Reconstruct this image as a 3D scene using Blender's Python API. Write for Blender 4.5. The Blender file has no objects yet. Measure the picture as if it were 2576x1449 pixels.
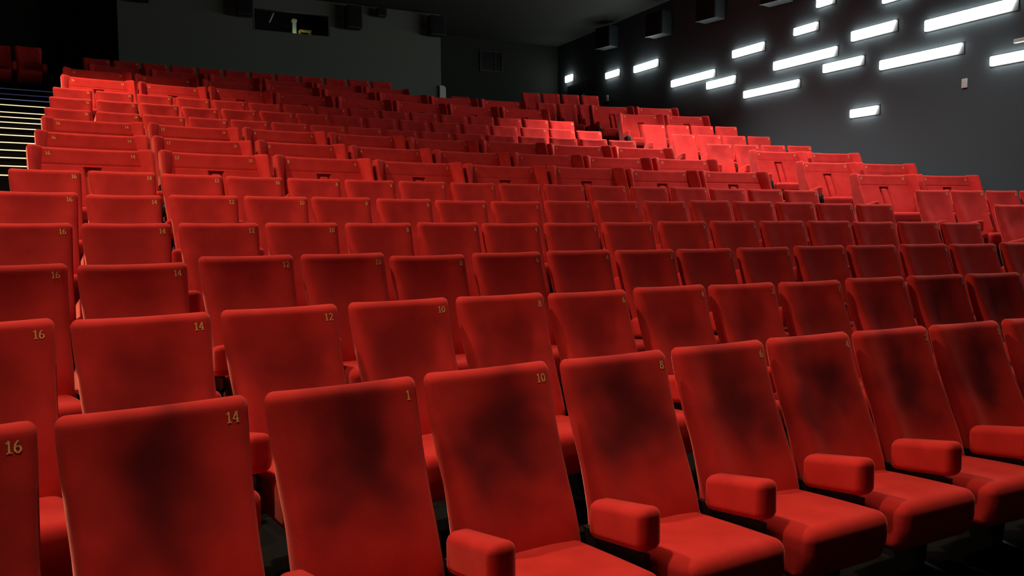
import bpy, bmesh, math, random
from mathutils import Vector, Matrix
random.seed(7)
scene = bpy.context.scene
COL = scene.collection
EYE = 1.56                       # camera height over the front floor
HS = 1.04                        # top of a single seat over its tread
HD = 1.09                        # top of a double seat over its tread
LED_STRENGTH = 9.5
EXPOSURE = 1.12
WARM = (1.0, 0.76, 0.52)
NEUT = (0.95, 0.95, 0.92)
_Z = 7.05
# position, aim, watts, colour, cone angle, edge blend
SPOTS = [
    ((-0.6, 2.5, _Z), (0.6, 2.2, 0.8), 380, WARM, 54, 1.0),
    ((3.4, 2.6, _Z), (3.2, 2.3, 0.8), 240, WARM, 52, 1.0),
    ((-1.4, 5.8, _Z), (1.2, 5.0, 1.8), 470, WARM, 110, 1.0),
    ((-1.4, 8.4, _Z), (-0.2, 8.2, 1.8), 340, WARM, 110, 1.0),
    ((-1.4, 11.6, _Z), (-0.4, 11.3, 2.6), 360, WARM, 100, 1.0),
    ((-1.2, 14.2, _Z), (-0.1, 14.4, 3.6), 520, WARM, 78, 1.0),
    ((8.7, 12.9, _Z), (9.3, 12.6, 3.2), 1150, NEUT, 98, 1.0),
    ((8.8, 8.8, _Z), (9.8, 8.6, 2.0), 520, NEUT, 110, 1.0),
]
WALL_FILLS = [  # added area lights without fittings, one per side wall, outside the view
    ('wall_fill_light', (12.40, 5.0, 4.6), (0, math.radians(90), 0), 0.5, 4.5, 75, (0.95, 1.0, 0.97)),
    ('wall_fill_light', (-4.80, 4.0, 4.6), (0, math.radians(-90), 0), 0.5, 9.0, 32, (1.0, 0.84, 0.66)),
]
MAIN_SEATS = {
    1: [(0, -0.477, 2.501, -0.518, -10.2),(1, 0.091, 2.597, -0.517, -8.8),(2, 0.673, 2.68, -0.519, -7.4),(3, 1.237, 2.746, -0.515, -6.0),(4, 1.83, 2.801, -0.519, -4.6),(5, 2.409, 2.839, -0.517, -3.1),(6, 2.979, 2.864, -0.515, -1.7),(7, 3.558, 2.874, -0.519, -0.3),(8, 4.133, 2.87, -0.52, 1.1),(9, 4.72, 2.851, -0.518, 2.5)],
    2: [(0, -0.488, 3.537, -0.336, -11.5),(1, 0.09, 3.647, -0.349, -10.0),(2, 0.66, 3.739, -0.347, -8.4),(3, 1.244, 3.817, -0.346, -6.8),(4, 1.821, 3.878, -0.347, -5.3),(5, 2.386, 3.922, -0.354, -3.7),(6, 2.975, 3.953, -0.346, -2.1),(7, 3.545, 3.966, -0.351, -0.6),(8, 4.123, 3.964, -0.354, 1.0),(9, 4.715, 3.946, -0.345, 2.5),(10, 5.289, 3.913, -0.344, 4.1),(11, 5.865, 3.864, -0.344, 5.7),(12, 6.444, 3.799, -0.347, 7.2)],
    3: [(0, -0.487, 4.593, -0.162, -11.5),(1, 0.079, 4.701, -0.173, -10.0),(2, 0.665, 4.796, -0.144, -8.5),(3, 1.237, 4.874, -0.144, -7.0),(4, 1.801, 4.935, -0.166, -5.5),(5, 2.388, 4.984, -0.159, -4.0),(6, 2.971, 5.017, -0.154, -2.5),(7, 3.554, 5.035, -0.159, -1.0),(8, 4.118, 5.037, -0.16, 0.5),(9, 4.705, 5.024, -0.157, 2.0),(10, 5.291, 4.996, -0.151, 3.5),(11, 5.86, 4.954, -0.153, 5.0),(12, 6.442, 4.895, -0.15, 6.5),(13, 7.01, 4.823, -0.154, 8.0),(14, 7.592, 4.733, -0.145, 9.5),(15, 8.16, 4.63, -0.156, 11.0)],
    4: [(0, -0.511, 5.811, 0.05, -7.9),(1, 0.067, 5.886, 0.049, -6.8),(2, 0.645, 5.949, 0.05, -5.7),(3, 1.222, 6.001, 0.051, -4.6),(4, 1.81, 6.043, 0.05, -3.5),(5, 2.389, 6.073, 0.054, -2.4),(6, 2.953, 6.091, 0.047, -1.3),(7, 3.533, 6.099, 0.049, -0.2),(8, 4.113, 6.096, 0.055, 0.9),(9, 4.705, 6.082, 0.064, 2.0),(10, 5.288, 6.056, 0.067, 3.1),(11, 5.867, 6.019, 0.067, 4.2),(12, 6.443, 5.972, 0.067, 5.2),(13, 7.008, 5.914, 0.056, 6.3),(14, 7.582, 5.845, 0.058, 7.4),(15, 8.156, 5.765, 0.048, 8.5)],
    5: [(0, -0.514, 6.939, 0.289, -6.9),(1, 0.069, 7.004, 0.276, -5.9),(2, 0.654, 7.06, 0.284, -4.9),(3, 1.234, 7.105, 0.284, -4.0),(4, 1.8, 7.139, 0.286, -3.0),(5, 2.389, 7.165, 0.28, -2.0),(6, 2.956, 7.18, 0.271, -1.1),(7, 3.536, 7.186, 0.269, -0.1),(8, 4.118, 7.182, 0.28, 0.9),(9, 4.696, 7.169, 0.284, 1.9),(10, 5.291, 7.144, 0.289, 2.8),(11, 5.87, 7.11, 0.301, 3.8),(12, 6.448, 7.067, 0.297, 4.8),(13, 7.023, 7.014, 0.29, 5.8),(14, 7.587, 6.952, 0.282, 6.7),(15, 8.162, 6.879, 0.276, 7.7)],
    6: [(0, -0.515, 7.893, 0.515, -8.7),(1, 0.074, 7.978, 0.519, -7.7),(2, 0.65, 8.051, 0.512, -6.7),(3, 1.212, 8.111, 0.507, -5.6),(4, 1.789, 8.163, 0.506, -4.6),(5, 2.367, 8.204, 0.507, -3.5),(6, 2.95, 8.235, 0.507, -2.5),(7, 3.542, 8.255, 0.506, -1.5),(8, 4.122, 8.265, 0.505, -0.4),(9, 4.691, 8.264, 0.509, 0.6),(10, 5.266, 8.252, 0.506, 1.7),(11, 5.861, 8.23, 0.502, 2.7),(12, 6.44, 8.197, 0.506, 3.7),(13, 7.014, 8.154, 0.499, 4.8),(14, 7.592, 8.1, 0.497, 5.8),(15, 8.157, 8.038, 0.493, 6.9)],
    7: [(0, -0.192, 9.002, 0.797, -9.0),(1, 0.959, 9.159, 0.804, -6.6),(2, 2.12, 9.27, 0.808, -4.3),(3, 3.271, 9.332, 0.8, -1.9),(4, 4.424, 9.348, 0.793, 0.4),(5, 5.597, 9.315, 0.802, 2.7),(6, 6.754, 9.236, 0.792, 5.1),(7, 7.891, 9.111, 0.795, 7.4)],
    8: [(0, -0.201, 10.131, 1.058, -7.9),(1, 0.946, 10.269, 1.061, -5.8),(2, 2.106, 10.364, 1.074, -3.7),(3, 3.271, 10.417, 1.065, -1.5),(4, 4.427, 10.427, 1.057, 0.6),(5, 5.589, 10.393, 1.063, 2.7),(6, 6.737, 10.318, 1.053, 4.8),(7, 7.886, 10.199, 1.056, 6.9)],
    9: [(0, -0.206, 11.19, 1.331, -8.2),(1, 0.947, 11.334, 1.334, -6.1),(2, 2.103, 11.436, 1.348, -4.0),(3, 3.256, 11.496, 1.345, -1.9),(4, 4.42, 11.513, 1.333, 0.2),(5, 5.584, 11.488, 1.341, 2.3),(6, 6.738, 11.422, 1.332, 4.3),(7, 7.884, 11.314, 1.329, 6.4)],
    10: [(0, -0.503, 12.101, 1.575, -9.3),(1, 0.086, 12.191, 1.573, -8.2),(2, 0.657, 12.268, 1.575, -7.1),(3, 1.232, 12.334, 1.579, -6.0),(4, 1.799, 12.389, 1.583, -5.0),(5, 2.377, 12.434, 1.581, -3.9),(6, 2.956, 12.468, 1.574, -2.8),(7, 3.535, 12.491, 1.575, -1.7),(8, 4.127, 12.504, 1.565, -0.7),(9, 4.704, 12.505, 1.565, 0.4),(10, 5.291, 12.495, 1.562, 1.5),(11, 5.862, 12.475, 1.563, 2.6),(12, 6.446, 12.443, 1.567, 3.6),(13, 7.028, 12.401, 1.568, 4.7),(14, 7.606, 12.348, 1.568, 5.8),(15, 8.169, 12.285, 1.558, 6.9)],
    11: [(0, -0.508, 13.201, 1.874, -8.1),(1, 0.082, 13.281, 1.875, -7.2),(2, 0.655, 13.349, 1.88, -6.4),(3, 1.221, 13.408, 1.867, -5.5),(4, 1.797, 13.459, 1.877, -4.6),(5, 2.377, 13.501, 1.883, -3.7),(6, 2.957, 13.535, 1.885, -2.9),(7, 3.534, 13.559, 1.892, -2.0),(8, 4.119, 13.575, 1.886, -1.1),(9, 4.7, 13.582, 1.881, -0.2),(10, 5.289, 13.58, 1.874, 0.6),(11, 5.868, 13.569, 1.875, 1.5),(12, 6.433, 13.55, 1.869, 2.4),(13, 7.028, 13.52, 1.864, 3.3),(14, 7.604, 13.483, 1.862, 4.1),(15, 8.177, 13.437, 1.851, 5.0)],
    12: [(0, -0.52, 14.311, 2.177, -7.6),(1, 0.061, 14.385, 2.174, -6.7),(2, 0.642, 14.449, 2.173, -5.8),(3, 1.22, 14.503, 2.168, -4.9),(4, 1.792, 14.548, 2.166, -4.1),(5, 2.375, 14.585, 2.164, -3.2),(6, 2.96, 14.613, 2.174, -2.3),(7, 3.526, 14.631, 2.176, -1.4),(8, 4.106, 14.641, 2.18, -0.5),(9, 4.691, 14.641, 2.179, 0.4),(10, 5.27, 14.633, 2.178, 1.3),(11, 5.861, 14.615, 2.169, 2.2),(12, 6.44, 14.588, 2.167, 3.1),(13, 7.02, 14.553, 2.164, 4.0),(14, 7.598, 14.508, 2.163, 4.8),(15, 8.159, 14.456, 2.155, 5.7)],
    13: [(0, -0.182, 15.411, 2.525, -7.7),(1, 0.969, 15.55, 2.521, -6.1),(2, 2.113, 15.655, 2.541, -4.4),(3, 3.267, 15.727, 2.533, -2.7),(4, 4.442, 15.767, 2.538, -1.1),(5, 5.602, 15.772, 2.537, 0.6),(6, 6.745, 15.744, 2.539, 2.2),(7, 7.904, 15.682, 2.543, 3.9)],
    14: [(0, -0.198, 16.563, 2.853, -6.6),(1, 0.944, 16.679, 2.847, -5.0),(2, 2.101, 16.766, 2.851, -3.5),(3, 3.275, 16.822, 2.861, -1.9),(4, 4.435, 16.845, 2.845, -0.4),(5, 5.589, 16.837, 2.868, 1.2),(6, 6.738, 16.798, 2.858, 2.7),(7, 7.896, 16.727, 2.861, 4.3)],
}
ROW_ARC = {
    1: (3.850, 2.874, -0.518, 0.0427, 0.0071),
    2: (3.841, 3.967, -0.347, 0.0470, 0.0034),
    3: (3.836, 5.038, -0.156, 0.0451, -0.0042),
    4: (3.831, 6.099, 0.054, 0.0330, 0.0055),
    5: (3.834, 7.186, 0.283, 0.0293, 0.0071),
    6: (3.824, 8.261, 0.507, 0.0313, -0.0164),
    7: (3.850, 9.346, 0.799, 0.0352, -0.0134),
    8: (3.844, 10.427, 1.061, 0.0319, -0.0083),
    9: (3.839, 11.510, 1.337, 0.0314, -0.0151),
    10: (3.833, 12.499, 1.572, 0.0324, -0.0210),
    11: (3.831, 13.568, 1.875, 0.0263, -0.0271),
    12: (3.824, 14.637, 2.171, 0.0268, -0.0164),
    13: (3.854, 15.751, 2.533, 0.0250, -0.0335),
    14: (3.847, 16.837, 2.855, 0.0234, -0.0203),
}
DOUBLE_ROWS = {7, 8, 9, 13, 14, 15}
ROW_ARC[15] = (3.845, 17.920, 3.150, 0.0230, -0.0200)
ROW_ARC[16] = (3.845, 19.000, 3.490, 0.0200, 0.0000)
ORD = ['', 'front', 'second', 'third', 'fourth', 'fifth', 'sixth', 'seventh', 'eighth', 'ninth', 'tenth',
       'eleventh', 'twelfth', 'thirteenth', 'fourteenth', 'fifteenth', 'sixteenth']


def floor_z(r):
    if r <= 0:
        return 0.0
    if r == 1:
        return 0.0
    if r >= 17:
        return 2.80 + EYE
    return ROW_ARC[r][2] - (HD if r in DOUBLE_ROWS else HS) + EYE


def arc_point(r, x, fwd=0.0):
    """point on the arc of row r at world x, moved fwd metres towards the screen"""
    xc, yc, z, k, a = ROW_ARC[r]
    # circle through (xc,yc), tangent rotated by a ; centre lies towards the screen
    R = 1 / k
    cx = xc - R * math.sin(a)
    cy = yc - R * math.cos(a)
    Rr = R - fwd
    dx = max(-Rr * 0.99, min(Rr * 0.99, x - cx))
    return cy + math.sqrt(Rr * Rr - dx * dx)


# ------------------------------------------------------------------ materials
def new_mat(name):
    m = bpy.data.materials.new(name)
    m.use_nodes = True
    nt = m.node_tree
    b = nt.nodes['Principled BSDF']
    return m, nt, b


def N(nt, t, **kw):
    n = nt.nodes.new(t)
    for k, v in kw.items():
        setattr(n, k, v)
    return n


def plain(name, col, rough=0.6, noise=0.0, scale=60, spec=0.3, metal=0.0, bump=0.0):
    m, nt, b = new_mat(name)
    b.inputs['Roughness'].default_value = rough
    b.inputs['Specular IOR Level'].default_value = spec
    b.inputs['Metallic'].default_value = metal
    b.inputs['Base Color'].default_value = (*col, 1)
    if noise or bump:
        tc = N(nt, 'ShaderNodeTexCoord')
        nz = N(nt, 'ShaderNodeTexNoise')
        nz.inputs['Scale'].default_value = scale
        nz.inputs['Detail'].default_value = 4
        nt.links.new(tc.outputs['Object'], nz.inputs['Vector'])
        if noise:
            r = N(nt, 'ShaderNodeValToRGB')
            r.color_ramp.elements[0].position = 0.3
            r.color_ramp.elements[1].position = 0.7
            r.color_ramp.elements[0].color = (*[c * (1 - noise) for c in col], 1)
            r.color_ramp.elements[1].color = (*[c * (1 + noise) for c in col], 1)
            nt.links.new(nz.outputs['Fac'], r.inputs['Fac'])
            nt.links.new(r.outputs['Color'], b.inputs['Base Color'])
        if bump:
            bp = N(nt, 'ShaderNodeBump')
            bp.inputs['Strength'].default_value = bump
            bp.inputs['Distance'].default_value = 0.004
            nt.links.new(nz.outputs['Fac'], bp.inputs['Height'])
            nt.links.new(bp.outputs['Normal'], b.inputs['Normal'])
    return m


def velvet(name, darken=0.0):
    """red plush: sheen on grazing edges, faint nap variation, dark patch at shoulder height"""
    m, nt, b = new_mat(name)
    L = nt.links.new
    b.inputs['Roughness'].default_value = 0.9
    b.inputs['Specular IOR Level'].default_value = 0.08
    b.inputs['Sheen Weight'].default_value = SHEEN
    b.inputs['Sheen Roughness'].default_value = 0.32
    b.inputs['Sheen Tint'].default_value = (1.0, 0.26, 0.20, 1)
    tc = N(nt, 'ShaderNodeTexCoord')
    oi = N(nt, 'ShaderNodeObjectInfo')
    nap = N(nt, 'ShaderNodeTexNoise')
    nap.inputs['Scale'].default_value = 7
    nap.inputs['Detail'].default_value = 3
    off = N(nt, 'ShaderNodeVectorMath', operation='SCALE')
    off.inputs[0].default_value = (13.1, 7.7, 5.3)
    L(oi.outputs['Random'], off.inputs['Scale'])
    add = N(nt, 'ShaderNodeVectorMath', operation='ADD')
    L(tc.outputs['Object'], add.inputs[0])
    L(off.outputs[0], add.inputs[1])
    L(add.outputs[0], nap.inputs['Vector'])
    ramp = N(nt, 'ShaderNodeValToRGB')
    ramp.color_ramp.elements[0].position = 0.25
    ramp.color_ramp.elements[1].position = 0.75
    ramp.color_ramp.elements[0].color = (0.46, 0.0215, 0.0185, 1)
    ramp.color_ramp.elements[1].color = (0.60, 0.0310, 0.0260, 1)
    L(nap.outputs['Fac'], ramp.inputs['Fac'])
    col = ramp.outputs['Color']
    if darken:
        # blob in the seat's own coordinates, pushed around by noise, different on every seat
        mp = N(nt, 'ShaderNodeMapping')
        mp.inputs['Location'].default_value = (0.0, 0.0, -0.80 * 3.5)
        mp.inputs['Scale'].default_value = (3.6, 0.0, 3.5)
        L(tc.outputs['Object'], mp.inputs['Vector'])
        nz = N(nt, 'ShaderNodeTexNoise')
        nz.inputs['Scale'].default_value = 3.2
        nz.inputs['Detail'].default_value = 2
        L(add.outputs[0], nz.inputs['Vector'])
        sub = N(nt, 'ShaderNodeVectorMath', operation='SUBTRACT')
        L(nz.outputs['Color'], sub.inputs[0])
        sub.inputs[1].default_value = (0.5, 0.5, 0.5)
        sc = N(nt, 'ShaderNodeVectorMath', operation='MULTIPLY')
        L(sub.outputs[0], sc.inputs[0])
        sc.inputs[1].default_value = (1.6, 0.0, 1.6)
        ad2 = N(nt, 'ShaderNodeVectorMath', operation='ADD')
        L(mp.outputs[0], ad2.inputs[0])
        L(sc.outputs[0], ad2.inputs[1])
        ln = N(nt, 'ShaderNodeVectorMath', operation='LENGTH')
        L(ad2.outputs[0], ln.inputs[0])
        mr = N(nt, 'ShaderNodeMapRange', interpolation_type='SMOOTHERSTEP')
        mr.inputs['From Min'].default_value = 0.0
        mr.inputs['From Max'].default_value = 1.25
        mr.inputs['To Min'].default_value = darken
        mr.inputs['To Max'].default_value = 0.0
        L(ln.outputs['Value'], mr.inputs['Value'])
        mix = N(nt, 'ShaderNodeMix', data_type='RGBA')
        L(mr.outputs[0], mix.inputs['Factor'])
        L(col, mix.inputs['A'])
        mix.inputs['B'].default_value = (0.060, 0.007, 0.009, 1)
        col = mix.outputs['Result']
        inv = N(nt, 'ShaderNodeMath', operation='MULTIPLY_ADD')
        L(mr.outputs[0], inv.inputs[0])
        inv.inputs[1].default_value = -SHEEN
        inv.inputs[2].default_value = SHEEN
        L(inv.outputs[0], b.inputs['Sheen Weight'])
    L(col, b.inputs['Base Color'])
    fz = N(nt, 'ShaderNodeTexNoise')
    fz.inputs['Scale'].default_value = 420
    fz.inputs['Detail'].default_value = 2
    L(tc.outputs['Object'], fz.inputs['Vector'])
    bp = N(nt, 'ShaderNodeBump')
    bp.inputs['Strength'].default_value = 0.25
    bp.inputs['Distance'].default_value = 0.002
    L(fz.outputs['Fac'], bp.inputs['Height'])
    L(bp.outputs['Normal'], b.inputs['Normal'])
    return m


def glow(name, col, strength):
    m, nt, b = new_mat(name)
    b.inputs['Base Color'].default_value = (0.8, 0.8, 0.8, 1)
    b.inputs['Emission Color'].default_value = (*col, 1)
    b.inputs['Emission Strength'].default_value = strength
    return m


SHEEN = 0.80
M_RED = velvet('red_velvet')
M_RED_PATCH_DEEP = velvet('red_velvet_patch_deep', 0.90)  # strongest dark patch on the upper back, for the front row
M_RED_PATCH_MID = velvet('red_velvet_patch_mid', 0.55)
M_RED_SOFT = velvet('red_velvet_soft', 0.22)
M_GOLD = plain('gold_embroidery', (0.75, 0.50, 0.16), 0.6, 0.25, 300)
M_BLACK = plain('black_powder_coat', (0.012, 0.012, 0.012), 0.5)
M_HOLDER = plain('dark_green_grey_plastic', (0.03, 0.035, 0.03), 0.35, spec=0.5)
M_CARPET = plain('dark_carpet', (0.012, 0.011, 0.010), 0.95, 0.5, 180, 0.1, bump=0.6)
M_WALL = plain('dark_acoustic_wall_fabric', (0.050, 0.062, 0.068), 0.9, 0.22, 160, 0.15, bump=0.3)
M_WALL_BACK = plain('dark_green_grey_wall_fabric', (0.105, 0.120, 0.105), 0.9, 0.2, 160, 0.15, bump=0.3)
M_WALL_REAR = plain('near_black_wall_fabric', (0.026, 0.030, 0.026), 0.9, 0.2, 160, 0.15, bump=0.3)
M_CEIL = plain('dark_painted_ceiling', (0.05, 0.055, 0.05), 0.9, 0.2, 30, 0.1)
M_SPK = plain('black_speaker_cabinet', (0.022, 0.030, 0.033), 0.6)
M_GRILLE = plain('speaker_grille_cloth', (0.006, 0.006, 0.006), 0.9, 0.3, 300)
M_EDGE = plain('worn_metal_edge', (0.10, 0.13, 0.14), 0.4, metal=0.3)
M_LED = glow('cool_white_diffuser', (0.93, 1.0, 0.97), LED_STRENGTH)
M_STEP = glow('warm_white_strip', (1.0, 0.74, 0.40), 0.62)
M_STEP_BLUE = glow('blue_strip', (0.10, 0.16, 0.55), 0.06)
M_STEP_PALE = glow('pale_blue_strip', (0.32, 0.42, 0.75), 0.10)
M_GREY = plain('light_grey_laminate', (0.38, 0.44, 0.42), 0.6)
M_CREAM = plain('cream_paint', (0.62, 0.66, 0.50), 0.6, 0.1, 20)
M_YELLOW = plain('varnished_pine', (0.45, 0.30, 0.06), 0.5, 0.2, 30)
M_PAPER = plain('crumpled_paper', (0.45, 0.47, 0.34), 0.8, 0.1, 40)
M_PLATE = plain('pale_plastic_plate', (0.45, 0.45, 0.42), 0.5)
M_DOOR = plain('black_door_leaf', (0.006, 0.006, 0.006), 0.6)
m, nt, b = new_mat('booth_window_glass')
b.inputs['Transmission Weight'].default_value = 1.0
b.inputs['Roughness'].default_value = 0.02
b.inputs['IOR'].default_value = 1.1
b.inputs['Base Color'].default_value = (0.75, 0.8, 0.78, 1)
M_GLASS = m


# ------------------------------------------------------------------ mesh helpers
def mesh_from(name, bm, mat, smooth=True):
    bmesh.ops.recalc_face_normals(bm, faces=bm.faces)
    me = bpy.data.meshes.new(name)
    bm.to_mesh(me)
    bm.free()
    me.materials.append(mat)
    if smooth:
        for p in me.polygons:
            p.use_smooth = True
        me.set_sharp_from_angle(angle=math.radians(50))
    return me


def link(name, data, parent=None, loc=None, rz=None):
    o = bpy.data.objects.new(name, data)
    COL.objects.link(o)
    if parent:
        o.parent = parent
    if loc is not None:
        o.location = loc
    if rz is not None:
        o.rotation_euler = (0, 0, rz)
    return o


def tag(o, label=None, cat=None, group=None, kind=None):
    if label:
        o['label'] = label
    if cat:
        o['category'] = cat
    if group:
        o['group'] = group
    if kind:
        o['kind'] = kind
    return o


def structure(name, bm, mat, smooth=False):
    o = link(name, mesh_from(name, bm, mat, smooth))
    o['kind'] = 'structure'
    return o


def add_box(bm, x0, x1, y0, y1, z0, z1):
    vs = [bm.verts.new((x, y, z)) for x in (x0, x1) for y in (y0, y1) for z in (z0, z1)]
    for f in ((0, 1, 3, 2), (4, 6, 7, 5), (0, 4, 5, 1), (2, 3, 7, 6), (0, 2, 6, 4), (1, 5, 7, 3)):
        bm.faces.new([vs[i] for i in f])
    return vs


def add_rbox(bm, c, d, r, seg=4, fn=None, mid=3):
    """rounded box (centre c, half sizes d, radius r); fn deforms each point"""
    def axis(h):
        inner = h - r
        a = [-(inner + r * math.tan(math.radians(45) * (1 - i / seg))) for i in range(seg)]
        m_ = [-inner + 2 * inner * i / mid for i in range(mid + 1)]
        return a + m_ + [-v for v in reversed(a)]
    A = [axis(h) for h in d]
    cache = {}

    def vert(p):
        key = tuple(round(v, 6) for v in p)
        if key in cache:
            return cache[key]
        q = [max(-(h - r), min(h - r, v)) for v, h in zip(p, d)]
        e = Vector([p[i] - q[i] for i in range(3)])
        if e.length > 1e-9:
            e = e.normalized() * r
        w = Vector(q) + e + Vector(c)
        if fn:
            w = Vector(fn(w))
        v = bm.verts.new(w)
        cache[key] = v
        return v
    for ax in range(3):
        u, v = [i for i in range(3) if i != ax]
        for sgn in (-1, 1):
            for i in range(len(A[u]) - 1):
                for j in range(len(A[v]) - 1):
                    quad = []
                    for (a, b_) in ((i, j), (i + 1, j), (i + 1, j + 1), (i, j + 1)):
                        p = [0, 0, 0]
                        p[ax] = sgn * d[ax]
                        p[u] = A[u][a]
                        p[v] = A[v][b_]
                        quad.append(vert(p))
                    if len(set(quad)) == 4:
                        try:
                            bm.faces.new(quad)
                        except ValueError:
                            pass


def loft(bm, rings, cap=True):
    vr = [[bm.verts.new(p) for p in ring] for ring in rings]
    n = len(vr[0])
    for a, b_ in zip(vr[:-1], vr[1:]):
        for i in range(n):
            bm.faces.new((a[i], a[(i + 1) % n], b_[(i + 1) % n], b_[i]))
    if cap:
        for ring in (vr[0], vr[-1]):
            c = bm.verts.new(sum((v.co for v in ring), Vector()) / n)
            for i in range(n):
                bm.faces.new((ring[i], ring[(i + 1) % n], c))


def lerp_table(tab, x):
    if x >= tab[0][0]:
        return tab[0][1]
    for (x0, y0), (x1, y1) in zip(tab[:-1], tab[1:]):
        if x >= x1:
            t = (x0 - x) / (x0 - x1)
            return y0 + (y1 - y0) * t
    return tab[-1][1]


# ------------------------------------------------------------------ seat shapes
FRONT = [(0.0, 0.018), (-0.06, 0.030), (-0.13, 0.050), (-0.20, 0.074), (-0.26, 0.100), (-0.32, 0.130), (-0.37, 0.157),
         (-0.44, 0.190), (-0.50, 0.217), (-0.57, 0.242), (-0.64, 0.258), (-0.72, 0.262)]
THICK = [(0.0, 0.055), (-0.2, 0.066), (-0.35, 0.088), (-0.5, 0.112), (-0.72, 0.130)]
WIDTH = [(0.0, 0.268), (-0.10, 0.266), (-0.25, 0.258), (-0.40, 0.250), (-0.55, 0.252), (-0.72, 0.256)]


def bolster(s, w, h, amount=0.024):
    """side bolsters: the cloth swells forward near both edges, more so lower down"""
    u = min(1.0, abs(s) / w)
    t = max(0.0, min(1.0, (u - 0.30) / 0.50))
    return amount * t * t * (3 - 2 * t) * min(1.0, 0.25 + (-h) / 0.3)


def edge_round(d, R):
    t = min(1.0, max(0.0, d / R))
    return math.sqrt(max(0.0, 1 - (1 - t) ** 2))


def front_at(s, h):
    w = lerp_table(WIDTH, h)
    th = lerp_table(THICK, h)
    F = lerp_table(FRONT, h) + bolster(s, w, h)
    g = edge_round(w - abs(s), 0.050)
    mid = lerp_table(FRONT, h) - 0.55 * th
    ins = 0.036 * (1 - edge_round(-h, 0.036))
    return mid + (F - mid) * g - ins


def samples(w, n):
    """abscissae from -w to w, crowded near both edges"""
    out = []
    for i in range(n + 1):
        u = -1 + 2 * i / n
        out.append(w * (0.45 * u + 0.55 * math.sin(u * math.pi / 2)))
    return out


def back_slice(w, h, zbase, bol, dip, n, R=0.050, ins=0.0, Rb=0.030):
    """closed outline of a backrest slice: front edge left to right, then rear edge right to left"""
    th = lerp_table(THICK, h)
    f0 = lerp_table(FRONT, h)
    mid = f0 - 0.55 * th
    k = ins / 0.036
    ww = w - 0.030 * k
    front, rear = [], []
    for s in samples(ww, n):
        F = f0 + (bolster(s, w, h) if bol else 0) - 0.036 * k
        Bk = f0 - th + (0.5 * bolster(s, w, h) if bol else 0) + 0.018 * k
        m2 = mid + (0.010 * k * 0)
        gF = edge_round(ww - abs(s), R)
        gB = edge_round(ww - abs(s), Rb)
        m3 = min(F, max(Bk, m2))
        d = dip * (1 - min(1, abs(s) / w) ** 2) * max(0.0, 1 + h / 0.12)
        front.append((s, -(m3 + (F - m3) * gF), zbase + h - d))
        rear.append((s, -(m3 + (Bk - m3) * gB), zbase + h - d))
    return front, rear


def loft_slices(bm, slices):
    """skin a list of (front, rear) outlines and close both ends with strips"""
    rows = []
    for front, rear in slices:
        fv = [bm.verts.new(p) for p in front]
        rv = [fv[0]] + [bm.verts.new(p) for p in rear[1:-1]] + [fv[-1]]
        rows.append((fv, rv))
    n = len(rows[0][0]) - 1
    for (fa, ra), (fb, rb) in zip(rows[:-1], rows[1:]):
        for i in range(n):
            bm.faces.new((fa[i], fa[i + 1], fb[i + 1], fb[i]))
            bm.faces.new((ra[i], rb[i], rb[i + 1], ra[i + 1]))
    for fv, rv in (rows[0], rows[-1]):
        for i in range(n):
            q = []
            for v in (fv[i], fv[i + 1], rv[i + 1], rv[i]):
                if v not in q:
                    q.append(v)
            bm.faces.new(q)


def top_levels(rr=0.034, n=7):
    out = []
    for i in range(n):
        a = math.pi / 2 * i / n
        out.append((-rr + rr * math.cos(a), 0.036 * (1 - math.sin(a)) if i else 0.036))
    return out


def make_backrest(zbase):
    bm = bmesh.new()
    sl = [back_slice(lerp_table(WIDTH, h), h, zbase, True, 0.006, 26, ins=ins) for h, ins in top_levels()]
    for h in [-0.036, -0.05, -0.08, -0.12, -0.17, -0.22, -0.27, -0.32, -0.37, -0.42, -0.47, -0.52, -0.57, -0.62, -0.66, -0.70]:
        sl.append(back_slice(lerp_table(WIDTH, h), h, zbase, True, 0.006, 26))
    loft_slices(bm, sl)
    return bm


def cushion_fn(zb, half):
    def fn(p):
        x, y, z = p
        f = -y
        u = (f - 0.22) / 0.5
        top = max(0.0, (z - (zb - 0.70)) / 0.12)
        z2 = z + 0.040 * (u - 0.9) * top                      # falls towards the back
        z2 += 0.014 * (1 - (x / half) ** 2) * math.sin(max(0, min(1, u)) * math.pi) * top
        if z < zb - 0.70:                                     # front face slopes back underneath
            y = y + 0.30 * ((zb - 0.70) - z) * max(0.0, u)
        return (x, y, z2)
    return fn


def make_cushion(zb, half, mid=5):
    bm = bmesh.new()
    add_rbox(bm, (0, -0.468, zb - 0.695), (half, 0.250, 0.105), 0.050, 5, cushion_fn(zb, half), mid)
    return bm


def make_armrest(x, zb, w=0.050):
    bm = bmesh.new()

    def fn(p):
        x_, y, z = p
        u = (-y - 0.28) / 0.31
        return (x_, y, z - 0.050 + 0.056 * u - (0.012 * u if z < zb - 0.5 else 0.0))
    add_rbox(bm, (x, -0.432, zb - 0.495), (w, 0.158, 0.072), 0.036, 5, fn, 3)
    return bm


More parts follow.
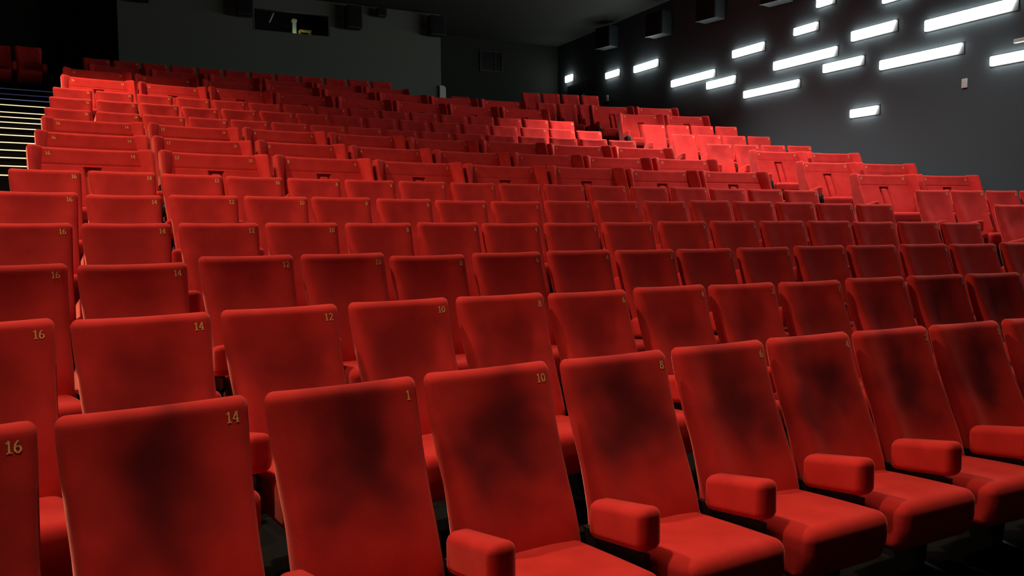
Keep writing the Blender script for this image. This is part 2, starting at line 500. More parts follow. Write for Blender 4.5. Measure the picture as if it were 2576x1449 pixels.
def make_side_frame(x, zb):
    bm = bmesh.new()
    prof = [(0.20, -0.60), (0.56, -0.59), (0.56, -0.635), (0.47, -0.68), (0.44, -zb + 0.03), (0.56, -zb + 0.02), (0.56, -zb),
            (0.12, -zb), (0.12, -zb + 0.02), (0.24, -zb + 0.03), (0.24, -0.68)]
    a = [bm.verts.new((x - 0.012, -f, zb + h)) for f, h in prof]
    b_ = [bm.verts.new((x + 0.012, -f, zb + h)) for f, h in prof]
    n = len(prof)
    bm.faces.new(a)
    bm.faces.new(b_)
    for i in range(n):
        bm.faces.new((a[i], a[(i + 1) % n], b_[(i + 1) % n], b_[i]))
    add_box(bm, x - 0.010, x + 0.010, -0.52, -0.34, zb - 0.60, zb - 0.555)   # bracket up into the armrest
    return bm


# ---- numerals: seriffed strokes in a 0.6 x 1.0 box, thick uprights and thin bars
def arc(cx, cy, rx, ry, a0, a1, n=16):
    return [(cx + rx * math.cos(math.radians(a0 + (a1 - a0) * i / n)), cy + ry * math.sin(math.radians(a0 + (a1 - a0) * i / n)))
            for i in range(n + 1)]


DIGITS = {
    '0': [arc(.30, .50, .22, .45, 0, 360, 28)],
    '1': [[(.10, .80), (.22, .86), (.30, .97)], [(.31, 1.0), (.31, .03)], [(.10, .03), (.52, .03)]],
    '2': [arc(.30, .72, .22, .25, 160, -40, 16) + [(.30, .30), (.09, .06)], [(.07, .05), (.54, .05), (.56, .20)]],
    '3': [arc(.28, .74, .20, .22, 150, -80, 14), arc(.28, .28, .24, .26, 88, -150, 16)],
    '4': [[(.40, 1.0), (.06, .32)], [(.04, .30), (.58, .30)], [(.42, 1.0), (.42, .03)], [(.26, .03), (.58, .03)]],
    '5': [[(.52, .95), (.14, .95), (.12, .56)], [(.12, .56)] + arc(.28, .32, .25, .29, 110, -150, 16)],
    '6': [arc(.30, .28, .22, .26, 0, 360, 24), arc(.52, .34, .44, .64, 105, 180, 12)],
    '7': [[(.06, .80), (.07, .95), (.54, .95)], [(.54, .95), (.34, .50), (.24, .02)]],
    '8': [arc(.30, .75, .18, .21, 0, 360, 22), arc(.30, .28, .23, .26, 0, 360, 24)],
    '9': [arc(.30, .70, .22, .26, 0, 360, 24), arc(.08, .64, .44, .62, -75, 0, 12)],
}


def ribbon(bm, pts, place, thick=0.15, thin=0.07):
    vs = []
    n = len(pts)
    for i, (x, y) in enumerate(pts):
        x0, y0 = pts[max(0, i - 1)]
        x1, y1 = pts[min(n - 1, i + 1)]
        if i in (0, n - 1) and math.hypot(pts[0][0] - pts[-1][0], pts[0][1] - pts[-1][1]) < 1e-6 and n > 4:
            x0, y0 = pts[-2]
            x1, y1 = pts[1]
        dx, dy = x1 - x0, y1 - y0
        L_ = math.hypot(dx, dy) or 1
        w = thin + (thick - thin) * abs(dy) / L_
        px, py = -dy / L_ * w / 2, dx / L_ * w / 2
        vs.append((bm.verts.new(place(x + px, y + py)), bm.verts.new(place(x - px, y - py))))
    for (a, b_), (c, d) in zip(vs[:-1], vs[1:]):
        bm.faces.new((a, b_, d, c))


NUM_CACHE = {}


def number_mesh(text, x_ref, align, zb, z_top, size, fsurf):
    """numerals lying on the backrest's front surface"""
    key = (text, x_ref, align, zb)
    if key in NUM_CACHE:
        return NUM_CACHE[key]
    adv = 0.64
    total = adv * (len(text) - 1) + 0.6
    left = x_ref - total * size if align == 'right' else x_ref
    bm = bmesh.new()
    for i, ch in enumerate(text):
        for st in DIGITS[ch]:
            pts = []
            for (a, b_) in zip(st[:-1], st[1:]):      # refine so that the strokes follow the curved cloth
                k = max(1, int(math.hypot(b_[0] - a[0], b_[1] - a[1]) / 0.25))
                pts += [(a[0] + (b_[0] - a[0]) * t / k, a[1] + (b_[1] - a[1]) * t / k) for t in range(k)]
            pts.append(st[-1])

            def place(u, v):
                s = left + (i * adv + u) * size
                h = z_top - (1 - v) * size
                return (s, -(fsurf(s, h) + 0.0020), zb + h)
            ribbon(bm, pts, place)
    me = mesh_from('seat_number', bm, M_GOLD, False)
    NUM_CACHE[key] = me
    return me


# ---- single seat parts (shared mesh data)
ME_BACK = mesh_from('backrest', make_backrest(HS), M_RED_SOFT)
ME_BACK_PATCH_DEEP = mesh_from('backrest', make_backrest(HS), M_RED_PATCH_DEEP)
ME_BACK_PATCH_MID = mesh_from('backrest', make_backrest(HS), M_RED_PATCH_MID)
ME_CUSH = mesh_from('cushion', make_cushion(HS, 0.238), M_RED)
ME_ARM_L = mesh_from('armrest', make_armrest(-0.29, HS), M_RED)
ME_ARM_R = mesh_from('armrest', make_armrest(0.29, HS), M_RED)
ME_LEG_L = mesh_from('side_frame', make_side_frame(-0.29, HS), M_BLACK, False)
ME_LEG_R = mesh_from('side_frame', make_side_frame(0.29, HS), M_BLACK, False)


def single_seat(loc, theta, label, group, number=None, last=False, pitch=0.58, back=None):
    root = link('cinema_seat', None, loc=loc, rz=-theta)
    root.empty_display_size = 0.2
    tag(root, label, 'seat', group)
    root.scale = (min(1.0, pitch / 0.58), 1, 1)
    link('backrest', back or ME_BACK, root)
    link('cushion', ME_CUSH, root)
    link('armrest', ME_ARM_L, root)
    link('side_frame', ME_LEG_L, root)
    if last:
        link('armrest', ME_ARM_R, root)
        link('side_frame', ME_LEG_R, root)
    if number:
        link('seat_number', number_mesh(number, 0.226, 'right', HS, -0.040, 0.032, front_at), root)
    return root


# ---- double seat parts
PW = 0.470                                   # half width of the panel between the wings


def dfront(s, h):
    return lerp_table(FRONT, h)


def make_double_back():
    bm = bmesh.new()
    slot_half = 0.062
    sl = [back_slice(PW, h, HD, False, 0.008, 44, 0.02, ins, 0.02) for h, ins in top_levels(0.030)]
    hs = [-0.033, -0.06, -0.10, -0.14, -0.160, -0.166, -0.171, -0.177, -0.186, -0.190, -0.20, -0.25, -0.30, -0.36, -0.42, -0.48, -0.52,
          -0.56, -0.62, -0.70]
    for h in hs:
        front, rear = back_slice(PW, h, HD, False, 0.008, 44, 0.02, 0.0, 0.02)
        out = []
        for x, y, z in front:
            if abs(h + 0.1685) < 0.004 and abs(x) < PW - 0.02:                      # stitched seam across the panel
                y += 0.0035
            if abs(x) < slot_half and -0.60 < h < -0.188:    # slot for the folded armrest
                y += 0.048
            out.append((x, y, z))
        sl.append((out, rear))
    loft_slices(bm, sl)
    return bm


def make_wing(side):
    bm = bmesh.new()
    rings = []
    rr = 0.030

    def ring(h, k):
        f0 = lerp_table(FRONT, h)
        fw = f0 + lerp_table([(0, 0.105), (-0.10, 0.130), (-0.30, 0.138), (-0.45, 0.140), (-0.60, 0.145), (-0.72, 0.12)], h)
        inn = lerp_table([(0, 0.412), (-0.15, 0.436), (-0.3, 0.458), (-0.45, 0.466), (-0.72, 0.468)], h)
        rear = f0 - lerp_table(THICK, h)
        poly = [(0.546, rear), (0.546, fw), (0.512, fw), (inn, f0 - 0.004), (inn, rear)]
        cx = sum(p[0] for p in poly) / 5
        cy = sum(p[1] for p in poly) / 5
        pts = []
        n = len(poly)
        for i in range(n):                       # rounded corners
            p0, p1, p2 = Vector(poly[i - 1]), Vector(poly[i]), Vector(poly[(i + 1) % n])
            r = (0.020, 0.022, 0.019, 0.006, 0.012)[i]
            a = p1 + (p0 - p1).normalized() * r
            c = p1 + (p2 - p1).normalized() * r
            for t in (0, .25, .5, .75, 1):
                pts.append(((1 - t) ** 2 * a + 2 * t * (1 - t) * p1 + t * t * c))
        res = []
        for p in pts:
            d = Vector((cx, cy)) - p
            if k:
                p = p + d.normalized() * min(k, d.length * 0.8)
            res.append((side * p.x, -p.y, HD + h))
        return res if side > 0 else res[::-1]
    for i in range(5):
        a = math.pi / 2 * i / 5
        rings.append(ring(-rr + rr * math.cos(a) + 0.008, rr * (1 - math.sin(a))))
    for h in (-rr + .006, -0.06, -0.10, -0.16, -0.22, -0.28, -0.34, -0.40, -0.46, -0.52, -0.58, -0.64, -0.72):
        rings.append(ring(h, 0))
    loft(bm, rings)
    return bm


def make_double_arm(x):
    return make_armrest(x, HD, 0.042)


def make_center_arm():
    bm = bmesh.new()

    def fn(p):
        x, y, z = p
        h = z - HD
        return (x, y - lerp_table(FRONT, h), z)
    add_rbox(bm, (0, 0.018, HD - 0.400), (0.046, 0.026, 0.182), 0.022, 4, fn, 6)
    return bm


def make_holder(x):
    bm = bmesh.new()
    rings = []
    for z, r in ((HD - 0.55, 0.036), (HD - 0.565, 0.042), (HD - 0.60, 0.040), (HD - 0.66, 0.034), (HD - 0.67, 0.028)):
        rings.append([(x + r * math.cos(a * math.pi / 8), -0.585 + r * math.sin(a * math.pi / 8), z) for a in range(16)])
    loft(bm, rings)
    return bm


ME_DBACK = mesh_from('backrest', make_double_back(), M_RED)
ME_DWING = [mesh_from('wing', make_wing(s), M_RED) for s in (-1, 1)]
ME_DCUSH = mesh_from('cushion', make_cushion(HD, 0.460, 9), M_RED)
ME_DARM = [mesh_from('armrest', make_double_arm(s * 0.503), M_RED) for s in (-1, 1)]
ME_DMID = mesh_from('folded_armrest', make_center_arm(), M_RED)
ME_DLEG = [mesh_from('side_frame', make_side_frame(s * 0.503, HD), M_BLACK, False) for s in (-1, 1)]
ME_DCUP = [mesh_from('cup_holder', make_holder(s * 0.503), M_HOLDER) for s in (-1, 1)]


def double_seat(loc, theta, label, group, numbers=None, pitch=1.16):
    root = link('double_cinema_seat', None, loc=loc, rz=-theta)
    root.empty_display_size = 0.2
    tag(root, label, 'double seat', group)
    root.scale = (min(1.0, pitch / 1.16), 1, 1)
    link('backrest', ME_DBACK, root)
    link('cushion', ME_DCUSH, root)
    tag(link('folded_armrest', ME_DMID, root), 'red armrest folded up into the middle of the backrest')
    for i in (0, 1):
        link('wing', ME_DWING[i], root)
        a = link('armrest', ME_DARM[i], root)
        tag(link('cup_holder', ME_DCUP[i], a), 'dark plastic cup holder under the armrest end')
        link('side_frame', ME_DLEG[i], root)
    if numbers:
        link('seat_number', number_mesh(numbers[0], -0.395, 'left', HD, -0.045, 0.034, dfront), root)
        link('seat_number', number_mesh(numbers[1], 0.392, 'right', HD, -0.045, 0.034, dfront), root)
    return root


NUM16 = ['16', '14', '12', '10', '8', '6', '4', '2', '1', '3', '5', '7', '9', '11', '13', '15']

# ------------------------------------------------------------------ main block
for r, seats in MAIN_SEATS.items():
    base = EYE - (HD if r in DOUBLE_ROWS else HS)
    rowname = 'front row' if r == 1 else ORD[r] + ' row from the front'
    if r in DOUBLE_ROWS:
        for j, x, y, z, th in seats:
            a, b_ = NUM16[2 * j], NUM16[2 * j + 1]
            double_seat((x, y, z + base), math.radians(th),
                        f'red winged double seat marked {a} and {b_}, main block, {rowname}',
                        f'double seats of the {rowname}, main block', (a, b_))
    else:
        for j, x, y, z, th in seats:
            t = NUM16[j]
            if r == 1 and j == 2:
                lab = 'red velvet cinema seat in the front row showing a lone worn numeral 1'
                t = '1'
            else:
                lab = f'red velvet cinema seat marked {t} in the main block, {rowname}'
            if r == 1 and j == 8:
                lab = 'red velvet cinema seat marked 1, right of seat 2 in the front row'
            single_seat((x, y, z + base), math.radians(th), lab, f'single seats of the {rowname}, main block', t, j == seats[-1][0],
                        back={1: ME_BACK_PATCH_DEEP, 2: ME_BACK_PATCH_MID}.get(r))

PLACE6 = ['leftmost', 'second from left', 'third from left', 'third from right', 'second from right', 'rightmost']
for i in range(6):
    x = -0.41 + 1.09 * (i + 0.5)
    y = arc_point(15, x)
    th = math.radians([-7, -4.8, -2.6, -.5, 1.5, 3.4][i])
    double_seat((x, y, floor_z(15)), th, f'dim red double seat, {PLACE6[i]} of the six in the second-last main row',
                'double seats of the second-last main row', None, 1.085)
N12 = ['first', 'second', 'third', 'fourth', 'fifth', 'sixth', 'seventh', 'eighth', 'ninth', 'tenth', 'eleventh', 'twelfth']
for i in range(12):
    x = -0.51 + 0.5475 * (i + 0.5)
    y = arc_point(16, x)
    single_seat((x, y, floor_z(16)), math.asin((x - 3.845) * 0.020),
                f'dark red seat below the projection wall, {N12[i]} from the left in the last row',
                'single seats of the last row below the projection wall', ['12', '10', '8', '6', '4', '2', '1', '3', '5', '7', '9', '11'][i], i == 11, 0.5475)

# ------------------------------------------------------------------ right block
RIGHT = {16: (9.48, 18.94, 9.2, 4, 0.545), 15: (9.44, 18.03, 9.9, 3, 0.545), 14: (10.04, 16.52, 11.4, 2, 1.14),
         13: (10.09, 15.41, 10.9, 2, 1.13), 12: (10.0, 14.33, 13.0, 4, 0.558), 11: (10.05, 13.37, 10.2, 4, 0.575),
         10: (10.02, 12.25, 12.2, 4, 0.567), 9: (9.99, 11.06, 8.0, 2, 1.16), 8: (9.99, 9.96, 9.5, 2, 1.165),
         7: (10.03, 8.91, 12.0, 2, 1.15), 6: (9.88, 7.66, 12.7, 4, 0.575), 5: (10.2, 6.75, 14.0, 2, 0.56)}
PL4 = ['aisle-side', 'second from the aisle', 'third from the aisle', 'wall-side']
for r, (x0, y0, ang, n, pitch) in RIGHT.items():
    th = math.radians(ang)
    dbl = n == 2 and r != 5
    z = ROW_ARC[r][2] - (HD if r in DOUBLE_ROWS else HS) + EYE
    back = {16: 'rearmost right-block row', 15: 'second-last right-block row'}.get(r, f'right-block row level with the {ORD[r]} main row')
    for i in range(n):
        w = 1.09 if dbl else 0.535
        s = w / 2 + i * pitch
        loc = (x0 + s * math.cos(th), y0 - s * math.sin(th), z)
        if dbl:
            p = ('aisle-side', 'wall-side')[i]
            nums = (('17', '19'), ('21', '23'))[i]
            double_seat(loc, th, f'{p} red double seat with wings, {back}', f'double seats of the {back}', nums, pitch)
        else:
            single_seat(loc, th, f'{PL4[i]} single red seat, {back}', f'single seats of the {back}',
                        ('17', '19', '21', '23')[i], i == n - 1, pitch)

# seats up in the corners behind the aisles
for k, (x, y, lab) in enumerate([(-1.52, 20.0, 'dark red seat at far left, right one of the dim pair above the steps'),
                                 (-2.06, 20.05, 'dim dark red seat at far left above the steps, cut by the photo edge')]):
    single_seat((x, y, floor_z(17)), -0.10, lab, 'dark seats at the far left back', '1', k == 0, 0.54)
single_seat((8.46, 20.55, 3.55 - HS + EYE), 0.09, 'barely visible dark red seat beside the pale rounded panel in the rear recess', None, None, True)

# ------------------------------------------------------------------ room shell
XL, XR, YB, YA, YF, ZC = -4.9, 12.5, 20.4, 22.4, -6.0, 5.6 + EYE
BX0, BX1 = 0.20, 7.86
WT = 0.2


def arc_strip(bm, ra, fa, rb, fb, za, zb_, x0, x1, n=28):
    """tread at height za from row ra's nosing to row rb's nosing, plus the riser up to zb_"""
    prev = None
    for i in range(n + 1):
        x = x0 + (x1 - x0) * i / n
        ya = arc_point(ra, x, fa)
        yb = arc_point(rb, x, fb) if rb else fb
        cur = [bm.verts.new((x, ya, za)), bm.verts.new((x, yb, za)), bm.verts.new((x, yb, zb_))]
        if prev:
            bm.faces.new((prev[0], cur[0], cur[1], prev[1]))
            bm.faces.new((prev[1], cur[1], cur[2], prev[2]))
        prev = cur


NOSE = 0.75
bm = bmesh.new()
# flat floor in front and under row 1
prev = None
for i in range(29):
    x = XL + (XR - XL) * i / 28
    y = arc_point(2, x, NOSE)
    cur = [bm.verts.new((x, YF, 0)), bm.verts.new((x, y, 0)), bm.verts.new((x, y, floor_z(2)))]
    if prev:
        bm.faces.new((prev[0], cur[0], cur[1], prev[1]))
        bm.faces.new((prev[1], cur[1], cur[2], prev[2]))
    prev = cur
for r in range(2, 16):
    arc_strip(bm, r, NOSE, r + 1, NOSE, floor_z(r), floor_z(r + 1), XL, XR)
arc_strip(bm, 16, NOSE, 16, -0.32, floor_z(16), floor_z(17), XL, XR)
arc_strip(bm, 16, -0.32, None, YA + 0.1, floor_z(17), floor_z(17), XL, XR)
o = structure('floor', bm, M_CARPET)

# half steps in the two aisles
AX = {'left': (-2.75, -0.80), 'right': (8.25, 9.75)}
for side, (x0, x1) in AX.items():
    bm = bmesh.new()
    for r in range(2, 16):
        zt = (floor_z(r) + floor_z(r + 1)) / 2
        n = 6
        prev = None
        for i in range(n + 1):
            x = x0 + (x1 - x0) * i / n
            ya = arc_point(r, x, NOSE - 0.54)
            yb = arc_point(r + 1, x, NOSE) + 0.002
            cur = [bm.verts.new((x, ya, floor_z(r))), bm.verts.new((x, ya, zt)), bm.verts.new((x, yb, zt))]
            if prev:
                bm.faces.new((prev[0], cur[0], cur[1], prev[1]))
                bm.faces.new((prev[1], cur[1], cur[2], prev[2]))
            prev = cur
    structure('floor', bm, M_CARPET)

# walls
bm = bmesh.new()
add_box(bm, XR, XR + WT, YF, YA, 0, ZC)
structure('wall_right', bm, M_WALL)
bm = bmesh.new()
add_box(bm, XL - WT, XL, YF, YA, 0, ZC)
structure('wall_left', bm, M_WALL)
bm = bmesh.new()
add_box(bm, XL - WT, XR + WT, YF - WT, YF, 0, ZC)
structure('wall_front', bm, M_WALL)
bm = bmesh.new()
add_box(bm, XL - WT, XR + WT, YA, YA + WT, 0, ZC)
structure('wall_rear', bm, M_WALL_REAR)
# projection wall with its window opening
WX0, WX1, WZ0, WZ1 = 3.12, 4.95, 4.735 + EYE, 5.285 + EYE
bm = bmesh.new()
add_box(bm, BX0, WX0, YB, YB + WT, floor_z(17) - 0.35, ZC)
add_box(bm, WX1, BX1, YB, YB + WT, floor_z(17) - 0.35, ZC)
add_box(bm, WX0, WX1, YB, YB + WT, floor_z(17) - 0.35, WZ0)
add_box(bm, WX0, WX1, YB, YB + WT, WZ1, ZC)
add_box(bm, BX0, BX0 + WT, YB + WT, YA, floor_z(17) - 0.05, ZC)
add_box(bm, BX1 - WT, BX1, YB + WT, YA, floor_z(17) - 0.05, ZC)
structure('wall_back', bm, M_WALL_BACK)
bm = bmesh.new()
add_box(bm, XL - WT, XR + WT, YF - WT, YA + WT, ZC, ZC + 0.2)
structure('ceiling', bm, M_CEIL)

# projection window: frame and pane
bm = bmesh.new()
fr = 0.035
add_box(bm, WX0, WX1, YB - 0.015, YB + 0.06, WZ1 - fr, WZ1)
add_box(bm, WX0, WX1, YB - 0.015, YB + 0.06, WZ0, WZ0 + 0.015)
add_box(bm, WX0, WX0 + 0.02, YB - 0.015, YB + 0.06, WZ0 + 0.015, WZ1 - fr)
add_box(bm, WX1 - 0.02, WX1, YB - 0.015, YB + 0.06, WZ0 + 0.015, WZ1 - fr)
w1 = structure('window_1', bm, plain('grey_window_frame', (0.10, 0.11, 0.11), 0.5))
bm = bmesh.new()
add_box(bm, WX0 + 0.02, WX1 - 0.02, YB + 0.02, YB + 0.028, WZ0 + 0.015, WZ1 - fr)
link('pane', mesh_from('pane', bm, M_GLASS, False), w1)

# things in the projection room
bm = bmesh.new()
add_rbox(bm, (4.19, 21.0, (floor_z(17) + WZ1) / 2 - 0.02), (0.048, 0.05, (WZ1 - floor_z(17)) / 2 - 0.02), 0.01, 2)
add_box(bm, 4.13, 4.25, 20.94, 21.06, WZ1 - 0.12, WZ1 - 0.06)
o = link('post', mesh_from('post', bm, M_CREAM))
tag(o, 'pale cream upright post behind the projection window', 'post')
t = link('stool', None, loc=(4.42, 20.85, floor_z(17)))
tag(t, 'small yellow wooden table corner beside the cream post behind the projection window', 'table')
bm = bmesh.new()
add_box(bm, -0.14, 0.14, -0.12, 0.12, 2.125, 2.145)
link('table_top', mesh_from('table_top', bm, M_YELLOW, False), t)
for sx in (-0.125, 0.125):
    for sy in (-0.095, 0.095):
        bm = bmesh.new()
        add_box(bm, sx - 0.011, sx + 0.011, sy - 0.011, sy + 0.011, 0, 2.125)
        link('leg', mesh_from('leg', bm, M_YELLOW, False), t)
t.name = 'side_table'
bm = bmesh.new()
add_rbox(bm, (0, 0, 0), (0.022, 0.05, 0.13), 0.02, 3)
o = link('projector_lens', mesh_from('projector_lens', bm, M_GREY), None, (3.60, 20.80, 5.17 + EYE))
o.rotation_euler = (0, math.radians(24), 0)
tag(o, 'small pale tilted reflector hanging at the upper left behind the projection window', 'lamp reflector')
o.name = 'lamp_reflector'


# ------------------------------------------------------------------ loudspeakers
def speaker(loc, size, rot, label, group, edge=True):
    w, d, h = size
    t = link('wall_speaker', None, loc=loc)
    t.rotation_euler = rot
    tag(t, label, 'loudspeaker', group)
    bm = bmesh.new()
    add_rbox(bm, (0, 0, 0), (w / 2, d / 2, h / 2), 0.012, 2)
    link('cabinet', mesh_from('cabinet', bm, M_SPK), t)
    bm = bmesh.new()
    add_rbox(bm, (0, -d / 2 - 0.004, 0), (w / 2 - 0.02, 0.012, h / 2 - 0.02), 0.006, 2)
    link('grille', mesh_from('grille', bm, M_GRILLE), t)
    bm = bmesh.new()
    add_box(bm, -0.04, 0.04, d / 2, d / 2 + 0.10, -0.06, 0.06)
    link('bracket', mesh_from('bracket', bm, M_BLACK, False), t)
    if edge:
        bm = bmesh.new()
        add_box(bm, -w / 2, w / 2, -d / 2 - 0.012, -d / 2 + 0.018, -h / 2 - 0.012, -h / 2)
        link('base_rail', mesh_from('base_rail', bm, M_EDGE, False), t)
    return t


for i, (y, z, lab) in enumerate([(19.15, 5.17, 'farthest of the four dark loudspeakers high on the right wall'),
                                 (16.80, 5.00, 'second farthest dark loudspeaker high on the right wall'),
                                 (14.85, 4.93, 'third farthest dark loudspeaker high on the right wall'),
                                 (12.80, 4.81, 'nearest dark loudspeaker on the right wall, at the top photo edge')]):
    speaker((XR - 0.29, y, z + EYE), (0.56, 0.34, 0.55), (0, 0, math.radians(-90 + 12)), lab, 'loudspeakers on the right wall')
for x0, x1, z0, z1, lab in [(5.27, 5.65, 4.94, 5.48, 'black loudspeaker just right of the projection window'),
                            (7.44, 7.84, 4.98, 5.47, 'black loudspeaker at the right corner of the projection wall'),
                            (2.70, 3.06, 4.98, 5.55, 'black loudspeaker just left of the projection window'),
                            (0.44, 0.84, 5.06, 5.58, 'black loudspeaker at the far left top of the projection wall')]:
    speaker(((x0 + x1) / 2, YB - 0.27, (z0 + z1) / 2 + EYE), (x1 - x0, 0.30, z1 - z0), (0, 0, 0), lab, 'loudspeakers on the projection wall', False)
t = speaker((6.19, YB - 0.22, 5.42 + EYE), (0.24, 0.20, 0.20), (0, 0, 0), 'small dark square loudspeaker between the two big ones on the projection wall', None, False)
# shallow dark port in the recess wall
t = link('window_2', None, loc=(10.18, YA, 4.94 + EYE))
bm = bmesh.new()
for a in ((-0.37, -0.33, -0.31, 0.31), (0.33, 0.37, -0.31, 0.31), (-0.33, 0.33, 0.27, 0.31), (-0.33, 0.33, -0.31, -0.27), (0.10, 0.12, -0.27, 0.27)):
    add_box(bm, a[0], a[1], -0.05, 0.0, a[2], a[3])
COL.objects.unlink(t)
bpy.data.objects.remove(t)
w2 = structure('window_2', bm, M_BLACK)
w2.location = (10.22, YA, 4.96 + EYE)
bm = bmesh.new()
add_box(bm, -0.33, 0.33, -0.02, -0.005, -0.27, 0.27)
link('pane', mesh_from('pane', bm, plain('dark_brown_glass', (0.010, 0.006, 0.006), 0.3)), w2)

# ------------------------------------------------------------------ doorway and small plates
bm = bmesh.new()
add_box(bm, XR - 0.03, XR, 20.65, 21.75, floor_z(17), 4.28 + EYE)
d1 = structure('door_1', bm, M_DOOR)
bm = bmesh.new()
add_box(bm, XR - 0.07, XR - 0.03, 20.75, 20.80, floor_z(17) + 1.0, floor_z(17) + 1.15)
link('door_handle', mesh_from('door_handle', bm, M_EDGE, False), d1)
for y, z, s, lab in [(8.835, 2.32, 0.075, 'small pale plate alone on the right wall below the long lights'),
                     (19.55, 3.62, 0.08, 'tiny pale plate on the right wall above the rearmost right-block seats')]:
    bm = bmesh.new()
    add_rbox(bm, (XR - 0.014, y, z + EYE), (0.014, s * 0.62, s), 0.006, 2)
    tag(link('wall_plate', mesh_from('wall_plate', bm, M_PLATE)), lab, 'wall plate')
# light grey rounded panel at the corner of the projection wall
bm = bmesh.new()
prof = [(0, floor_z(17)), (0.17, floor_z(17))]
zt = 3.76 + EYE
for i in range(9):
    a = math.pi / 2 * i / 8
    prof.append((0.17 - 0.09 + 0.09 * math.cos(a), zt - 0.09 + 0.09 * math.sin(a)))
prof.append((0, zt))
a_ = [bm.verts.new((7.79 + 0.0 + p[0], YB - 0.09, p[1])) for p in prof]
b2 = [bm.verts.new((7.79 + 0.0 + p[0], YB - 0.03, p[1])) for p in prof]
bm.faces.new(a_)
bm.faces.new(b2)
for i in range(len(prof)):
    k = (i + 1) % len(prof)
    bm.faces.new((a_[i], a_[k], b2[k], b2[i]))
tag(link('partition_panel', mesh_from('partition_panel', bm, M_GREY)), 'pale grey panel with a rounded top corner at the projection wall corner', 'panel')
# scrap of paper on the dark front floor
bm = bmesh.new()
rows_ = []
for i in range(6):
    rows_.append([bm.verts.new((-0.05 + 0.02 * i, -0.03 + 0.015 * j, 0.006 + 0.014 * abs(math.sin(i * 1.7 + j * 2.3)))) for j in range(5)])
for i in range(5):
    for j in range(4):
        bm.faces.new((rows_[i][j], rows_[i + 1][j], rows_[i + 1][j + 1], rows_[i][j + 1]))
bmesh.ops.solidify(bm, geom=bm.faces[:], thickness=0.003)
tag(link('paper_scrap', mesh_from('paper_scrap', bm, M_PAPER, False), None, (4.02, 1.98, 0.0)), 'crumpled pale paper scrap on the dark floor at lower right', 'paper')

# ------------------------------------------------------------------ glowing bars on the right wall
BARS = [(21.86, 21.43, 4.51, .19, 'tiny square white light over the dark doorway, farthest on the right wall'),
        (19.59, 18.93, 4.235, .165, 'short white light bar second farthest along the right wall, just right of the doorway light'),
        (18.21, 17.17, 4.17, .175, 'short white light bar alone below the farthest loudspeakers'),
        (16.59, 14.99, 3.54, .165, 'long white light bar left of and touching a shorter one at mid wall'),
        (15.25, 14.29, 3.285, .165, 'short white light bar overlapping the right end of a longer bar'),
        (14.38, 13.41, 3.835, .165, 'short white light bar below the third loudspeaker'),
        (14.00, 12.40, 2.895, .15, 'long thin white light bar, lowest of the left cluster'),
        (13.11, 11.46, 3.35, .175, 'long white light bar in the middle of the cluster, above a short bar'),
        (12.56, 11.95, 3.93, .15, 'small white light bar highest in the middle, below the nearest loudspeaker'),
        (11.78, 10.84, 3.065, .16, 'short white light bar tucked below the right end of a long bar'),
        (11.12, 10.15, 3.54, .18, 'thick white light bar left of the brightest long bar'),
        (10.47, 8.88, 2.895, .165, 'very long white light bar below the brightest top one'),
        (9.58, 8.01, 3.39, .185, 'longest brightest white light bar at upper right'),
        (8.40, 7.55, 2.585, .15, 'white light bar cut by the right photo edge'),
        (11.10, 10.48, 2.115, .15, 'lone low short white light bar below all others on the right wall'),
        (10.45, 9.75, 4.06, .17, 'white light bar cut by the top edge, upper right'),
        (11.98, 11.55, 4.35, .16, 'faint white light bar at the top edge, left of another one')]
for y0, y1, z, h, lab in BARS:
    t = link('wall_light', None, loc=(XR, (y0 + y1) / 2, z + EYE))
    tag(t, lab, 'wall light', 'glowing bars on the right wall')
    ln = y0 - y1
    bm = bmesh.new()
    add_box(bm, -0.012, 0.0, -ln / 2 - 0.012, ln / 2 + 0.012, -h / 2 - 0.012, h / 2 + 0.012)
    link('housing', mesh_from('housing', bm, M_BLACK, False), t)
    bm = bmesh.new()
    add_rbox(bm, (-0.034, 0, 0), (0.026, ln / 2, h / 2), 0.022, 4,
             lambda p: (p[0], p[1] - (0.5 * (p[2] - h / 2) if p[1] < -ln / 2 + 0.06 else 0), p[2]), 3)
    tag(link('diffuser', mesh_from('diffuser', bm, M_LED), t), 'glowing white diffuser')
tag_ = link('wall_light', None, loc=(XR, 7.7, 2.82 + EYE))
tag(tag_, 'unlit grey wall bar at the right photo edge above a lit bar', 'wall light', None)
bm = bmesh.new()
add_rbox(bm, (-0.03, 0, 0), (0.03, 0.33, 0.03), 0.01, 2)
link('housing', mesh_from('housing', bm, M_PLATE), tag_)

# ------------------------------------------------------------------ step lights
HN = ['lowest', 'second lowest', 'third lowest', 'fourth lowest', 'fifth lowest', 'sixth lowest', 'seventh lowest', 'middle',
      'seventh highest', 'sixth highest', 'fifth highest', 'fourth highest', 'third highest', 'second highest', 'highest']


def step_light(x0, x1, r, fwd, z, mat, lab, group, th=0.009):
    bm = bmesh.new()
    n = 6
    rings = []
    for i in range(n + 1):
        x = x0 + (x1 - x0) * i / n
        y = arc_point(r, x, fwd)
        rings.append([(x, y + 0.010, z - th), (x, y - 0.012, z - th), (x, y - 0.012, z + 0.004), (x, y + 0.010, z + 0.004)])
    loft(bm, rings)
    o = link('step_light', mesh_from('step_light', bm, mat, False))
    tag(o, lab, 'step light', group)


